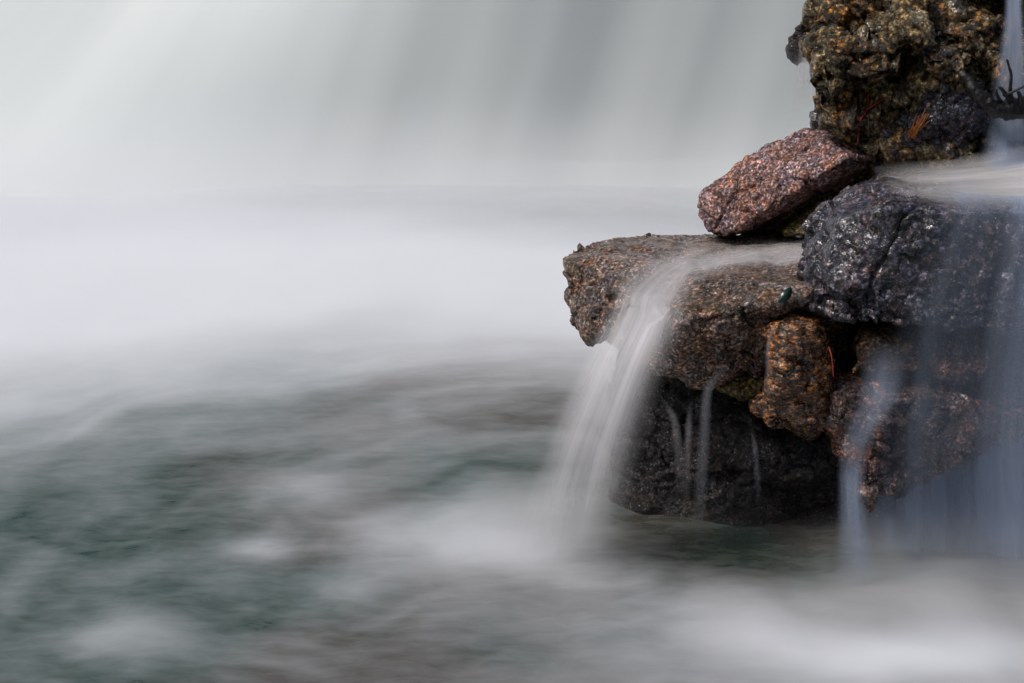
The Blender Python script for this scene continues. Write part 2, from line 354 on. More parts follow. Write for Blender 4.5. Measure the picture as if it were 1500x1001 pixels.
BOULDER = rock("boulder", [[(1176, 430, 4.5), (1177, 397, 4.55), (1187, 354, 4.62), (1206, 322, 4.68), (1224, 295, 4.75), (1246, 277, 4.82), (1270, 261, 4.9), (1300, 248, 5.05), (1400, 238, 5.25), (1640, 238, 5.3),
                  (1182, 455, 4.45), (1215, 472, 4.36), (1300, 478, 4.33), (1420, 484, 4.3), (1640, 490, 4.3), (1205, 400, 4.4), (1230, 320, 4.48), (1300, 302, 4.40), (1390, 312, 4.36), (1640, 322, 4.36),
                  (1240, 420, 4.33), ('w', 1.22, 5.1, 0.75), ('w', 2.1, 5.3, 0.75)]],
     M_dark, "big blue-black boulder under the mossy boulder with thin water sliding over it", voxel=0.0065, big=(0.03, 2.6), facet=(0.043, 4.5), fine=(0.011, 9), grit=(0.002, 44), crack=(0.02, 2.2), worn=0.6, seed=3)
MOSSY = rock("mossy_boulder", [[(1262, -40, 5.25), (1230, 53, 5.15), (1240, 20, 5.2), (1212, 82, 5.05), (1203, 104, 5.0), (1204, 128, 5.0), (1217, 148, 5.03), (1290, 150, 4.98), (1430, 130, 4.98), (1300, 60, 4.98), (1440, 40, 5.05),
                        (1290, -120, 5.4), (1480, -160, 5.5), (1640, -160, 5.6), (1640, 60, 5.3), (1640, 200, 5.2), (1500, 160, 5.15), ('w', 1.35, 5.9, 1.3), ('w', 1.4, 5.9, 2.2), ('w', 2.5, 6.0, 2.3), ('w', 2.5, 6, 1.2)],
                       [(1238, 140, 5.1), (1234, 172, 5.12), (1236, 203, 5.12), (1258, 214, 5.1), (1285, 223, 5.06), (1330, 230, 5.03), (1380, 228, 5.03), (1425, 205, 5.05), (1445, 160, 5.08), (1640, 215, 5.2), (1640, 130, 5.2),
                        (1300, 140, 5.05), (1420, 130, 5.05), ('w', 1.35, 5.7, 1.1), ('w', 2.5, 5.8, 1.1), ('w', 1.35, 5.7, 1.6), ('w', 2.5, 5.8, 1.6)],
                       [(1204, 100, 4.97), (1215, 72, 5.0), (1250, 58, 4.97), (1285, 62, 4.95), (1292, 90, 4.93), (1275, 128, 4.94), (1240, 148, 4.96), (1210, 135, 4.98), (1205, 118, 4.96), (1250, 70, 5.2), (1280, 120, 5.2), (1220, 130, 5.2)],
                       [(1375, 70, 4.93), (1420, 60, 4.95), (1432, 85, 4.93), (1410, 105, 4.94), (1375, 98, 4.92), (1400, 60, 5.1), (1400, 100, 5.1)]],
     M_ochre, "craggy ochre boulder at the top, lumpy and moss stained", voxel=0.0065, big=(0.05, 3), facet=(0.10, 5.5), fine=(0.015, 9), grit=(0.0042, 44), crack=(0.03, 3.5), seed=4)
FOOT = rock("foot_rock", [[(1292, 196, 5.02), (1325, 158, 4.99), (1375, 128, 4.97), (1428, 118, 4.97), (1452, 170, 5.0), (1425, 206, 5.0), (1370, 229, 4.97), (1305, 226, 5.0), (1370, 175, 4.92), (1410, 160, 4.93),
                   (1300, 215, 5.3), (1440, 150, 5.3), (1430, 210, 5.3), (1370, 140, 5.3)]],
     M_dark, "blue-black glossy foot of rock below the driftwood with an orange fern tuft", voxel=0.0055, soft=1, big=(0.02, 5), facet=(0.03, 8), fine=(0.016, 16), grit=(0.005, 46), seed=16)
rock("knob_rock", [[(1157, 66, 5.9), (1163, 52, 5.9), (1185, 40, 5.9), (1200, 0, 5.95), (1230, -40, 6.0), (1270, -40, 6.0), (1260, 60, 5.9), (1225, 85, 5.85), (1180, 88, 5.85), (1165, 80, 5.85),
                    (1180, 60, 6.3), (1270, 0, 6.3), (1270, 80, 6.3)]],
     M_wet, "small dark knob of rock behind a thin veil left of the ochre boulder", voxel=0.008, big=(0.03, 4), facet=(0.02, 8), fine=(0.014, 14), seed=5)
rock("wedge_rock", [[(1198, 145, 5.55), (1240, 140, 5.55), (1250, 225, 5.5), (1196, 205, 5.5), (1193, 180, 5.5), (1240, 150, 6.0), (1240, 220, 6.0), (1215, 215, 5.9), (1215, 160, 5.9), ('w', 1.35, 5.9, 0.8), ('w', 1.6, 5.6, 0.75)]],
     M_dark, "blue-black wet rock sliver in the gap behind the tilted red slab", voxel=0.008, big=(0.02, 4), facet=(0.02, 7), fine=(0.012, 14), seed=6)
rock("stone", [[(1136, 482, 4.45), (1149, 470, 4.45), (1170, 468, 4.45), (1188, 483, 4.43), (1194, 507, 4.42), (1205, 530, 4.42), (1206, 556, 4.42), (1212, 583, 4.43), (1208, 600, 4.45), (1130, 585, 4.42), (1129, 533, 4.43), (1160, 520, 4.37), (1175, 560, 4.37),
                (1150, 475, 4.7), (1190, 480, 4.7), (1130, 590, 4.7), (1205, 600, 4.7)],
               [(1104, 588, 4.5), (1126, 570, 4.46), (1180, 575, 4.40), (1211, 590, 4.43), (1209, 613, 4.45), (1189, 638, 4.48), (1166, 630, 4.46), (1136, 614, 4.46), (1112, 598, 4.5), (1120, 590, 4.75), (1205, 600, 4.75), (1185, 630, 4.75)]],
     M_orange, "upright orange-brown wet stone wedged under the dark boulder", voxel=0.0045, soft=2, big=(0.02, 5), facet=(0.026, 9), fine=(0.005, 20), strata=(0.012, 20, (0.45, 0.1, 0.85)), grit=(0.002, 50), seed=7)
rock("stone", [[(1050, 568, 4.6), (1061, 556, 4.62), (1093, 548, 4.65), (1117, 546, 4.65), (1121, 560, 4.6), (1110, 577, 4.58), (1083, 577, 4.56), (1062, 572, 4.58), (1070, 560, 4.85), (1115, 560, 4.85), (1100, 590, 4.8)]],
     M_moss, "small yellow-green mossy stone tucked below the ledge beside the orange stone", voxel=0.0045, soft=2, big=(0.01, 7), fine=(0.009, 22), seed=8)
rock("stone", [[(1140, 335, 5.45), (1160, 318, 5.4), (1190, 300, 5.3), (1215, 285, 5.2), (1225, 330, 5.1), (1205, 342, 5.05), (1150, 343, 5.2), (1170, 320, 5.7), (1230, 290, 5.5)]],
     M_moss, "yellowish mossy stone in the shadow beneath the tilted red slab", voxel=0.006, soft=2, big=(0.012, 6), fine=(0.010, 20), seed=9)
rock("stone", [[(1252, 520, 4.42), (1268, 484, 4.5), (1320, 484, 4.5), (1345, 488, 4.5), (1345, 545, 4.42), (1284, 548, 4.42), (1250, 545, 4.44), (1275, 500, 4.42), (1330, 505, 4.42), (1270, 490, 4.8), (1340, 490, 4.8), (1340, 550, 4.8), (1255, 550, 4.8)]],
     M_gold, "golden brown blocky stone under the dark boulder, left of the thick veil", voxel=0.005, soft=2, big=(0.02, 5), facet=(0.02, 9), fine=(0.012, 18), seed=10)
rock("stone", [[(1372, 500, 4.42), (1400, 478, 4.42), (1426, 474, 4.4), (1434, 507, 4.36), (1434, 550, 4.36), (1420, 557, 4.36), (1376, 546, 4.38), (1405, 510, 4.34), (1400, 490, 4.8), (1440, 500, 4.8), (1430, 560, 4.8), (1375, 550, 4.8)]],
     M_rust, "reddish brown stone showing between the thin veils right of centre", voxel=0.005, soft=2, big=(0.02, 5), facet=(0.018, 9), fine=(0.012, 18), seed=11)
TIP = rock("stone", [[(1226, 560, 4.62), (1290, 556, 4.66), (1345, 558, 4.62), (1368, 561, 4.55), (1380, 586, 4.36), (1373, 610, 4.34), (1400, 630, 4.36), (1490, 590, 4.36), (1520, 625, 4.38), (1486, 640, 4.38), (1424, 668, 4.36), (1384, 697, 4.34), (1340, 717, 4.33), (1303, 729, 4.32),
                (1281, 735, 4.32), (1262, 730, 4.33), (1244, 680, 4.40), (1228, 642, 4.45), (1226, 577, 4.40), (1285, 581, 4.30), (1345, 579, 4.29), (1300, 640, 4.27),
                ('w', 1.05, 5.0, 0.55), ('w', 1.7, 5.0, 0.55), ('w', 1.25, 4.8, 0.3), ('w', 1.7, 4.9, 0.38)]],
     M_rust, "jutting wedge shaped dark stone with a rusty tip hanging above the splash", voxel=0.0055, soft=1, big=(0.02, 4), facet=(0.05, 6), fine=(0.006, 16), grit=(0.002, 48), crack=(0.02, 4), worn=0.5, seed=12)
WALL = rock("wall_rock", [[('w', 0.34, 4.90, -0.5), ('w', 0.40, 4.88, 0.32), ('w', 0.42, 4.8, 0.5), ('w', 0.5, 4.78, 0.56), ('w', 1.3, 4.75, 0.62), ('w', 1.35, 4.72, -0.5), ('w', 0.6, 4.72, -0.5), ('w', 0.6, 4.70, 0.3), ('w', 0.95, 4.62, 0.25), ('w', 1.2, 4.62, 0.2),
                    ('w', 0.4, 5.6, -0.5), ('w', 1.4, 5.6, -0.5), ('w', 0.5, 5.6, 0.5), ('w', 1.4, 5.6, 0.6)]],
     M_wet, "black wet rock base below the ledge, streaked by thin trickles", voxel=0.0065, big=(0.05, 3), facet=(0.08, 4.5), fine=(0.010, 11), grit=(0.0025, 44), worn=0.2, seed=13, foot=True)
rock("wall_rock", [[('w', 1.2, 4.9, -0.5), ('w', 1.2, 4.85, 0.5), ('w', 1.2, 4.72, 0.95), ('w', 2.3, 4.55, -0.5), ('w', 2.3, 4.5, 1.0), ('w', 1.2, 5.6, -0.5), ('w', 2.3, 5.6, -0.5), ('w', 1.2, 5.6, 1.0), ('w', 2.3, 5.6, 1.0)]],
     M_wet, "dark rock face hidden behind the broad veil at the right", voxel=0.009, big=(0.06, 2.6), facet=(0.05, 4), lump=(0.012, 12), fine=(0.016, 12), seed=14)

# ------------------------------------------------------------------ pool
def pool_mat():
    m, N, L = nt("pool_water_mat")
    tc = N.new("ShaderNodeTexCoord")
    at = N.new("ShaderNodeAttribute"); at.attribute_name = "foam"
    mp = N.new("ShaderNodeMapping"); mp.inputs["Scale"].default_value = (1.0, 2.4, 1); mp.inputs["Rotation"].default_value = (0, 0, -0.12)
    L.new(tc.outputs["Object"], mp.inputs[0])
    n1 = noise(N, L, mp.outputs[0], 1.5, 7, 0.55, 0.7)
    n2 = noise(N, L, mp.outputs[0], 9.0, 6, 0.6, 0.4)
    n3 = noise(N, L, tc.outputs["Object"], 1.1, 4, 0.5, 0.3)
    wob = mth(N, L, 'ADD', mth(N, L, 'MULTIPLY', mth(N, L, 'SUBTRACT', n1.outputs["Fac"], 0.5), 0.26), mth(N, L, 'MULTIPLY', mth(N, L, 'SUBTRACT', n2.outputs["Fac"], 0.5), 0.24))
    lim = mth(N, L, 'SUBTRACT', 1.0, at.outputs["Fac"], True)
    fac = mth(N, L, 'ADD', at.outputs["Fac"], mth(N, L, 'MULTIPLY', wob, lim), True)
    f = N.new("ShaderNodeBsdfDiffuse"); f.inputs[0].default_value = (0.72, 0.75, 0.80, 1)
    body = N.new("ShaderNodeBsdfPrincipled")
    rc = ramp(N, [(0.38, (0.016, 0.060, 0.048)), (0.62, (0.062, 0.056, 0.046))])
    sx = N.new("ShaderNodeSeparateXYZ"); L.new(tc.outputs["Object"], sx.inputs[0])
    dp = N.new("ShaderNodeMapRange"); dp.inputs["From Min"].default_value = -2.0; dp.inputs["From Max"].default_value = -0.2; dp.inputs["To Min"].default_value = -0.24; dp.inputs["To Max"].default_value = 0.10
    L.new(sx.outputs["X"], dp.inputs["Value"]); L.new(mth(N, L, 'ADD', n3.outputs["Fac"], dp.outputs[0]), rc.inputs[0])
    L.new(rc.outputs[0], body.inputs["Base Color"])
    body.inputs["Roughness"].default_value = 0.42; body.inputs["IOR"].default_value = 1.33; body.inputs["Alpha"].default_value = 0.72
    mx = N.new("ShaderNodeMixShader"); L.new(fac, mx.inputs[0]); L.new(body.outputs[0], mx.inputs[1]); L.new(f.outputs[0], mx.inputs[2])
    bp = N.new("ShaderNodeBump"); bp.inputs["Strength"].default_value = 0.15; bp.inputs["Distance"].default_value = 0.02; L.new(n2.outputs["Fac"], bp.inputs["Height"])
    L.new(bp.outputs[0], body.inputs["Normal"])
    o = N.new("ShaderNodeOutputMaterial"); L.new(mx.outputs[0], o.inputs[0]); return m
def pool():
    xs = np.concatenate([np.linspace(-60, -8, 30)[:-1], np.linspace(-8, 4, 400), np.linspace(4, 60, 30)[1:]])
    ys = np.concatenate([np.linspace(-20, 2.8, 25)[:-1], np.linspace(2.8, 7.5, 260)[:-1], np.linspace(7.5, 12.5, 90)])
    X, Y = np.meshgrid(xs, ys); p = np.stack([X.ravel(), Y.ravel(), np.zeros(X.size)], 1)
    x, y = p[:, 0], p[:, 1]
    wx = x + 0.25 * fbm(p * 0.9, 3); wy = y + 0.25 * fbm(p * 0.9 + 17, 3)
    # white water spreading from the foot of the fall
    edge = 6.1 - 0.72 * np.clip(-(x + 0.8), 0, 3) ** 1.3 - 0.1 * np.clip(x + 0.5, 0, 3) + 0.15 * fbm(p * 0.7 + 3, 2)
    foam = 0.10 + 0.88 * sstep(-0.75, 1.5 + 0.9 * sstep(-1.2, -2.6, x), wy - edge)
    yb = 9.4 - 0.45 * np.clip(x + 1.2, 0, 3.5); foam *= 1 - 0.31 * sstep(-0.8, 1.0, y + 0.5 * fbm(p * 0.8, 2) - yb) * sstep(-3.0, -1.0, x)      # thinner, greyer water under the thin part of the fall
    def blob(px, py, rx, ry, a, rot=0.0):
        g = G(px, py); dx = wx - g.x; dy = wy - g.y
        c, s = math.cos(rot), math.sin(rot)
        return a * np.exp(-((dx * c + dy * s) / rx) ** 2 - ((-dx * s + dy * c) / ry) ** 2)
    k = np.zeros(len(p))
    for b in ((750, 790, 0.36, 0.36, 0.66), (600, 760, 0.40, 0.25, 0.25), (450, 705, 0.30, 0.22, 0.36), (345, 810, 0.13, 0.09, 0.42), (215, 915, 0.12, 0.14, 0.32), (520, 850, 0.2, 0.1, 0.18), (560, 640, 0.5, 0.2, 0.12),
              (1240, 925, 0.62, 0.28, 0.70), (1450, 940, 0.6, 0.4, 0.35), (980, 985, 0.5, 0.25, 0.16), (1290, 835, 0.25, 0.2, 0.2), (860, 870, 0.3, 0.2, 0.15)):
        k += blob(*b)
    foam = np.clip(foam + k * (1 - foam), 0, 0.985)
    # foam trails turning about the place where the left cascade lands
    c_ = G(800, 800); rx_ = wx - c_.x; ry_ = (wy - c_.y) * 1.25; rad = np.hypot(rx_, ry_); th = np.arctan2(ry_, rx_)
    tr = fbm(np.stack([rad * 3.2 + 0.35 * th, th * 1.3, 0 * x], 1) + 0.35 * fbm(p * 1.8, 2)[:, None], 3, 0.5)
    foam = np.clip(foam + 0.13 * np.clip(tr, -0.6, 1.2) * (1 - sstep(0.5, 0.95, foam)) * sstep(0.15, 0.5, rad), 0.03, 0.985)
    # foam thinned under the overhang, darkening the pool for the rock's reflection
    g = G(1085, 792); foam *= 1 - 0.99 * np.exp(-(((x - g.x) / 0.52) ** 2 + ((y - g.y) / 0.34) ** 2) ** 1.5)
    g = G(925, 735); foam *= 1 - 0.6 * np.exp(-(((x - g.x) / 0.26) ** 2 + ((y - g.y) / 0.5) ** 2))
    # boil mounds at the foot of the fall
    z = 0.05 * np.exp(-((y - 9.4) / 1.3) ** 2) * (0.45 + 0.4 * perlin(np.stack([x * 0.6, y * 0.3, 0 * x], 1)))
    z += 0.07 * np.exp(-((x + 1.0) / 1.8) ** 2 - ((y - 8.8) / 1.4) ** 2)
    z += (0.016 * fbm(p * 1.4, 2) + 0.005 * fbm(p * np.array([5, 7, 1]), 2)) * (1 - 0.7 * sstep(5.5, 7.0, y))
    p[:, 2] = z
    nx = len(xs); i = np.arange(len(p)).reshape(len(ys), nx)
    f = np.stack([i[:-1, :-1], i[:-1, 1:], i[1:, 1:], i[1:, :-1]], -1).reshape(-1, 4)
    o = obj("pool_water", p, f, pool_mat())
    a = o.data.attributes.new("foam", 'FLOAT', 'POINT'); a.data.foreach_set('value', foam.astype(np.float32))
    tag(o, "foam streaked grey green plunge pool", kind='structure')
pool()

# ------------------------------------------------------------------ falling water
def crom(ptsl, n):
    q = np.array([list(p) for p in ptsl]); m = len(q)
    q = np.vstack([2 * q[0] - q[1], q, 2 * q[-1] - q[-2]])
    t = np.linspace(0, m - 1 - 1e-6, n); i = t.astype(int); f = (t - i)[:, None]
    a, b, c, d = q[i], q[i + 1], q[i + 2], q[i + 3]
    return 0.5 * (2 * b + (c - a) * f + (2 * a - 5 * b + 4 * c - d) * f ** 2 + (-a + 3 * b - 3 * c + d) * f ** 3)
def sheet(name, left, right, dens, mat, label, nu=60, nv=120, layers=2, gap=0.025, wob=0.012, seed=0, cat='water cascade', group=None, kind=None, bulge=0.0, edge=0.25, mid=None, hug=None, lift=0.012, vmax=1.0):
    """a sheet of water between two edge streamlines; dens(u, v) is how much water it carries"""
    l = crom(left, nv); r = crom(right, nv); m = crom(mid, nv) if mid else None
    V = []; F = []; D = []; UV = []
    for k in range(layers):
        u = np.linspace(0, 1, nu); U, T = np.meshgrid(u, np.linspace(0, 1, nv))
        if m is None: p = l[:, None, :] * (1 - U[..., None]) + r[:, None, :] * U[..., None]
        else:
            a = 2 * (U - 0.5) * (U - 1); b = 4 * U * (1 - U); c = 2 * U * (U - 0.5)
            p = l[:, None, :] * a[..., None] + m[:, None, :] * b[..., None] + r[:, None, :] * c[..., None]
        wdt = np.linalg.norm(r - l, axis=1).mean()
        q = np.stack([U * wdt * 7 + seed * 3.3 + k * 5.1, T * 1.3, U * 0 + seed + k * 2.7], -1).reshape(-1, 3)
        off = fbm(q, 3) * wob; p = p.reshape(-1, 3)
        ramp_v = sstep(0, 0.35, T.ravel())
        p[:, 1] += off - (k * gap) * (0.15 + 0.85 * ramp_v) - bulge * np.sin(np.pi * U.ravel())
        e = sstep(0, edge, U) * sstep(0, edge, 1 - U)
        d = (np.vectorize(dens)(U, T) * e).ravel() * np.clip(0.9 + 0.4 * fbm(q * np.array([1.6, 0.6, 1]), 3), 0, 1.6)
        base = sum(len(x) for x in V)
        i = np.arange(nu * nv).reshape(nv, nu) + base
        F.append(np.stack([i[:-1, :-1], i[:-1, 1:], i[1:, 1:], i[1:, :-1]], -1).reshape(-1, 4))
        V.append(p); D.append(d); UV.append(np.stack([U.ravel() * wdt + k * 3.7 + seed, T.ravel() + k * 1.9], 1))
    if hug:
        for h in hug:
            T_ = bvh(h)
            for it in range(3):
                for k in range(layers):
                    p = V[k]; g_ = p.reshape(nv, nu, 3)
                    for n_ in range(int(vmax * (nv - 1) + 1) * nu):
                        lo, no, ix, ds = T_.find_nearest(p[n_], 0.25)
                        if lo is None: continue
                        if (Vector(p[n_]) - lo).dot(no) < lift:
                            if no.z > -0.15: p[n_] = lo + no * lift
                            else:                                   # under an overhang the water stays in front of the stone
                                h_ = T_.ray_cast(Vector((p[n_][0], p[n_][1] - 0.5, p[n_][2])), Vector((0, 1, 0)), 0.5 + lift)[0]
                                if h_: p[n_][1] = h_.y - lift
                    if it < 2:
                        for r_ in range(3):
                            g_[1:-1, 1:-1] = 0.2 * (g_[1:-1, 1:-1] + g_[:-2, 1:-1] + g_[2:, 1:-1] + g_[1:-1, :-2] + g_[1:-1, 2:])
                    if vmax < 1:                                        # once clear of the stone it falls outward, never back
                        for j_ in range(int(vmax * nv) - 1, nv): g_[j_, :, 1] = np.minimum(g_[j_, :, 1], g_[j_ - 1, :, 1])
                        for r_ in range(10): g_[nv // 3:-1, 1:-1] = 0.2 * (g_[nv // 3:-1, 1:-1] + g_[nv // 3 - 1:-2, 1:-1] + g_[nv // 3 + 1:, 1:-1] + g_[nv // 3:-1, :-2] + g_[nv // 3:-1, 2:])
                    V[k] = g_.reshape(-1, 3)
    V = np.vstack(V); F = np.vstack(F); D = np.concatenate(D); UV = np.vstack(UV)
    o = obj(name, V, F, mat)
    a = o.data.attributes.new("carry", 'FLOAT', 'POINT'); a.data.foreach_set('value', np.clip(D, 0, 1).astype(np.float32))
    ul = o.data.uv_layers.new(name="flow"); li = np.empty(len(o.data.loops), dtype=np.int32); o.data.loops.foreach_get('vertex_index', li)
    ul.data.foreach_set('uv', UV[li].astype(np.float32).ravel())
    if kind: tag(o, label, None, group, kind)
    else: tag(o, label, cat, group)
    return o
from mathutils.bvhtree import BVHTree
_B = {}
def bvh(o):
    if o.name not in _B:
        me = o.data; n = len(me.vertices); v = np.empty(n * 3); me.vertices.foreach_get('co', v); v = v.reshape(-1, 3) + np.array(o.location)
        q = np.empty(len(me.loops), dtype=np.int32); me.loops.foreach_get('vertex_index', q)
        ls = np.empty(len(me.polygons), dtype=np.int32); me.polygons.foreach_get('loop_total', ls)
        st = np.concatenate([[0], np.cumsum(ls)[:-1]])
        _B[o.name] = BVHTree.FromPolygons(v.tolist(), [q[a:a + b].tolist() for a, b in zip(st, ls)])
    return _B[o.name]
def near(o_, px, py, lift=0.01):
    """the point of a rock seen at a pixel, lifted off it"""
    a = Vector((0, 0, CAM_H)); d = (P(px, py, 5) - a).normalized(); lo, no, ix, ds = bvh(o_).ray_cast(a, d)
    return (lo + Vector((0, -lift, 0.2 * lift))) if lo else P(px, py, 4.95)
def prof(*kv):
    xs = [a for a, b in kv]; ys = [b for a, b in kv]
    return lambda t: float(np.interp(t, xs, ys))

M_fall = veil_mat("waterfall_mat", (0.85, 0.90, 0.90), fu=1.3, fv=0.3, lo=0.2, hi=0.8, amt=0.06, trans=0.05)
M_veil = veil_mat("veil_mat", (0.62, 0.73, 0.95), fu=22, fv=0.6, lo=0.28, hi=0.74, amt=0.5)
M_silk = veil_mat("silk_mat", (0.88, 0.88, 0.92), fu=30, fv=0.6, lo=0.26, hi=0.76, amt=0.5)
M_film = veil_mat("film_mat", (0.86, 0.84, 0.84), fu=40, fv=1.4, lo=0.25, hi=0.75, amt=0.6)

# the big fall: streamlines lean to the right going up; left part carries more water
def big_fall():
    nu, nv = 420, 70
    xb = np.linspace(-10.0, 7.0, nu)                       # where a streamline lands
    lean = 0.55 + 0.9 * sstep(-1.0, -5.0, xb)              # how far it comes from the right
    Z0, Z1 = -0.1, 5.6
    V = np.zeros((nv, nu, 3)); D = np.zeros((nv, nu)); UV = np.zeros((nv, nu, 2))
    for j in range(nv):
        t = j / (nv - 1); z = Z0 + (Z1 - Z0) * t ** 1.3
        h = z - Z0
        x = xb + lean * (h / 1.5) * (1 - 0.08 * h / 1.5)
        y = 10.35 + 0.55 * math.sqrt(max(0, t)) + 0.1 * h - 0.0 * x
        toe = -0.06 * math.exp(-h / 0.2)
        s = np.stack([xb * 0.9, np.full(nu, t * 0.4), np.zeros(nu)], 1)
        f = (0.05 * fbm(s, 2)) * (1 - 0.7 * sstep(-1.4, -2.3, xb))
        V[j] = np.stack([x, y + toe * (0.8 + 0.4 * perlin(s * 0.7 + 5)) - f - 0.5 * sstep(-1.4, -4.0, xb) + 0.7 * h * sstep(-0.6, -4.5, xb), np.full(nu, z)], 1)
        st = fbm(np.stack([xb * 2.3 + 3, np.full(nu, t * 0.5), np.zeros(nu)], 1), 2, 0.5)
        wht = 0.70 + 0.27 * sstep(-1.3, -2.6, xb) + 0.10 * sstep(0.9, 2.0, xb)
        D[j] = np.clip(wht + 0.06 * st * (1 - 0.95 * sstep(-1.4, -2.3, xb)), 0, 0.97)
        D[j] = np.clip(D[j], 0, 0.97)
        UV[j] = np.stack([xb, np.full(nu, t)], 1)
    i = np.arange(nu * nv).reshape(nv, nu)
    F = np.stack([i[:-1, :-1], i[:-1, 1:], i[1:, 1:], i[1:, :-1]], -1).reshape(-1, 4)
    o = obj("waterfall", V.reshape(-1, 3), F, M_fall)
    a = o.data.attributes.new("carry", 'FLOAT', 'POINT'); a.data.foreach_set('value', D.ravel().astype(np.float32))
    ul = o.data.uv_layers.new(name="flow"); li = np.empty(len(o.data.loops), dtype=np.int32); o.data.loops.foreach_get('vertex_index', li)
    ul.data.foreach_set('uv', UV.reshape(-1, 2)[li].astype(np.float32).ravel())
    tag(o, "wide pale waterfall coming down behind the rocks", kind='structure')
big_fall()

# left cascade: along the ledge, over the lip, down to the pool
sheet("water_cascade", [P(1200, 345, 5.1), P(1080, 362, 5.05), P(960, 370, 4.98), P(905, 410, 4.83), P(874, 474, 4.64), P(828, 560, 4.53), P(775, 680, 4.47), P(735, 810, 4.42)],
      [P(1195, 392, 4.76), P(1115, 402, 4.74), P(1040, 420, 4.66), P(1008, 452, 4.48), P(1003, 474, 4.40), P(984, 532, 4.33), P(948, 660, 4.28), P(920, 815, 4.26)],
      lambda u, v: prof((0, .3), (.15, .4), (.26, .46), (.38, .46), (.5, .64), (.62, .8), (.75, .7), (.88, .5), (.96, .22), (1, 0))(v) * (1 - 0.45 * sstep(0.5, 0.9, u) * sstep(0.5, 0.75, v)), M_silk,
      "thick white cascade sliding off the ledge lip into the pool at the left", nu=100, nv=170, layers=2, gap=0.05, wob=0.02, seed=1, group="cascades off the rocks", edge=0.4, hug=[LEDGE], lift=0.02, vmax=0.54)
sheet("water_film", [P(1200, 341, 5.42), P(1060, 348, 5.35), P(935, 358, 5.2)], [P(1196, 402, 4.74), P(1090, 412, 4.70), P(985, 420, 4.66)],
      lambda u, v: prof((0, .5), (.4, .42), (.75, .36), (1, 0))(v), M_film, "pale thin film of water spread across the flat top of the brown ledge", nu=70, nv=90, layers=1, wob=0.004, seed=21, cat='water film', edge=0.3, hug=[LEDGE], lift=0.008)
# right veil: over the dark boulder and down into the pool
sheet("water_cascade", [P(1310, 244, 4.95), P(1345, 272, 4.62), P(1345, 312, 4.34), P(1312, 400, 4.26), P(1275, 520, 4.19), P(1255, 680, 4.13), P(1250, 860, 4.11)],
      [P(1640, 240, 5.1), P(1640, 275, 4.62), P(1640, 318, 4.33), P(1640, 420, 4.22), P(1640, 560, 4.16), P(1640, 720, 4.12), P(1640, 880, 4.1)],
      lambda u, v: prof((0, .4), (.12, .8), (.22, .6), (.34, .24), (.5, .22), (.75, .28), (.9, .24), (1, 0))(v) * prof((0, .2), (.2, .62), (.38, .42), (.55, 1.3), (.75, 1.6), (1, 1.5))(u), M_veil,
      "broad thin blue-grey veil falling over the dark boulder at the right edge", nu=150, nv=150, layers=2, gap=0.04, wob=0.02, seed=2, group="cascades off the rocks", edge=0.3, hug=[BOULDER], vmax=0.48)
sheet("water_cascade", [P(1258, 500, 4.33), P(1250, 580, 4.24), P(1228, 640, 4.24), P(1224, 690, 4.24), P(1222, 760, 4.23), P(1212, 860, 4.22)],
      [P(1345, 500, 4.33), P(1325, 580, 4.22), P(1288, 640, 4.21), P(1270, 700, 4.21), P(1276, 760, 4.20), P(1300, 860, 4.19)],
      lambda u, v: prof((0, 0), (.2, .42), (.35, .40), (.5, .2), (.62, .5), (.8, .48), (.93, .3), (1, 0))(v), M_veil,
      "narrow bluish fall pouring past the rusty tip of the wedge stone", nu=60, nv=120, layers=2, gap=0.03, wob=0.012, seed=3, group="cascades off the rocks", edge=0.5)
# behind the wedge stone
sheet("water_cascade", [P(1225, 640, 4.62), P(1238, 700, 4.55), P(1245, 770, 4.5), P(1240, 850, 4.47)], [P(1640, 560, 4.5), P(1640, 640, 4.46), P(1640, 740, 4.42), P(1640, 870, 4.36)],
      lambda u, v: prof((0, 0), (.2, .42), (.6, .5), (.85, .4), (1, 0))(v), M_veil, "shaded sheet of water falling behind the jutting wedge stone", nu=110, nv=90, layers=2, gap=0.03, wob=0.02, seed=12, group="cascades off the rocks", edge=0.2)
# top right trickle and the white water it makes on the boulder
sheet("water_trickle", [P(1472, -40, 5.1), P(1466, 30, 4.98), P(1452, 110, 4.9), P(1440, 190, 4.85), P(1425, 245, 4.75)],
      [P(1500, -40, 5.1), P(1500, 30, 4.98), P(1510, 110, 4.9), P(1520, 190, 4.85), P(1530, 250, 4.75)],
      lambda u, v: prof((0, .6), (.4, .6), (.75, .5), (1, .3))(v), M_veil, "pale trickle dropping behind the driftwood at the top right", nu=40, nv=90, wob=0.01, seed=4, cat='trickle', edge=0.4)
sheet("water_film", [P(1270, 238, 5.02), P(1400, 226, 4.98), P(1640, 180, 5.0)], [P(1300, 292, 4.50), P(1400, 306, 4.36), P(1640, 318, 4.34)],
      lambda u, v: prof((0, .0), (.35, .45), (.7, .8), (1, .85))(v), veil_mat("film_cross_mat", (0.86, 0.84, 0.83), fu=9, fv=1.2, lo=0.3, hi=0.7, amt=0.6),
      "white film of water spread over the top of the dark boulder", nu=90, nv=100, layers=2, gap=0.0, wob=0.006, seed=5, cat='water film', edge=0.3, hug=[BOULDER])
# veil beside the knob
sheet("water_trickle", [P(1215, -30, 5.7), P(1190, 30, 5.68), P(1160, 90, 5.66), P(1140, 170, 5.64)], [P(1262, -30, 5.7), P(1240, 30, 5.68), P(1222, 90, 5.66), P(1212, 150, 5.64)],
      lambda u, v: prof((0, .75), (.5, .7), (.75, .45), (1, 0))(v), M_silk, "white trickle slipping between the dark knob and the ochre boulder", nu=40, nv=80, wob=0.008, seed=6, cat='trickle', edge=0.4)
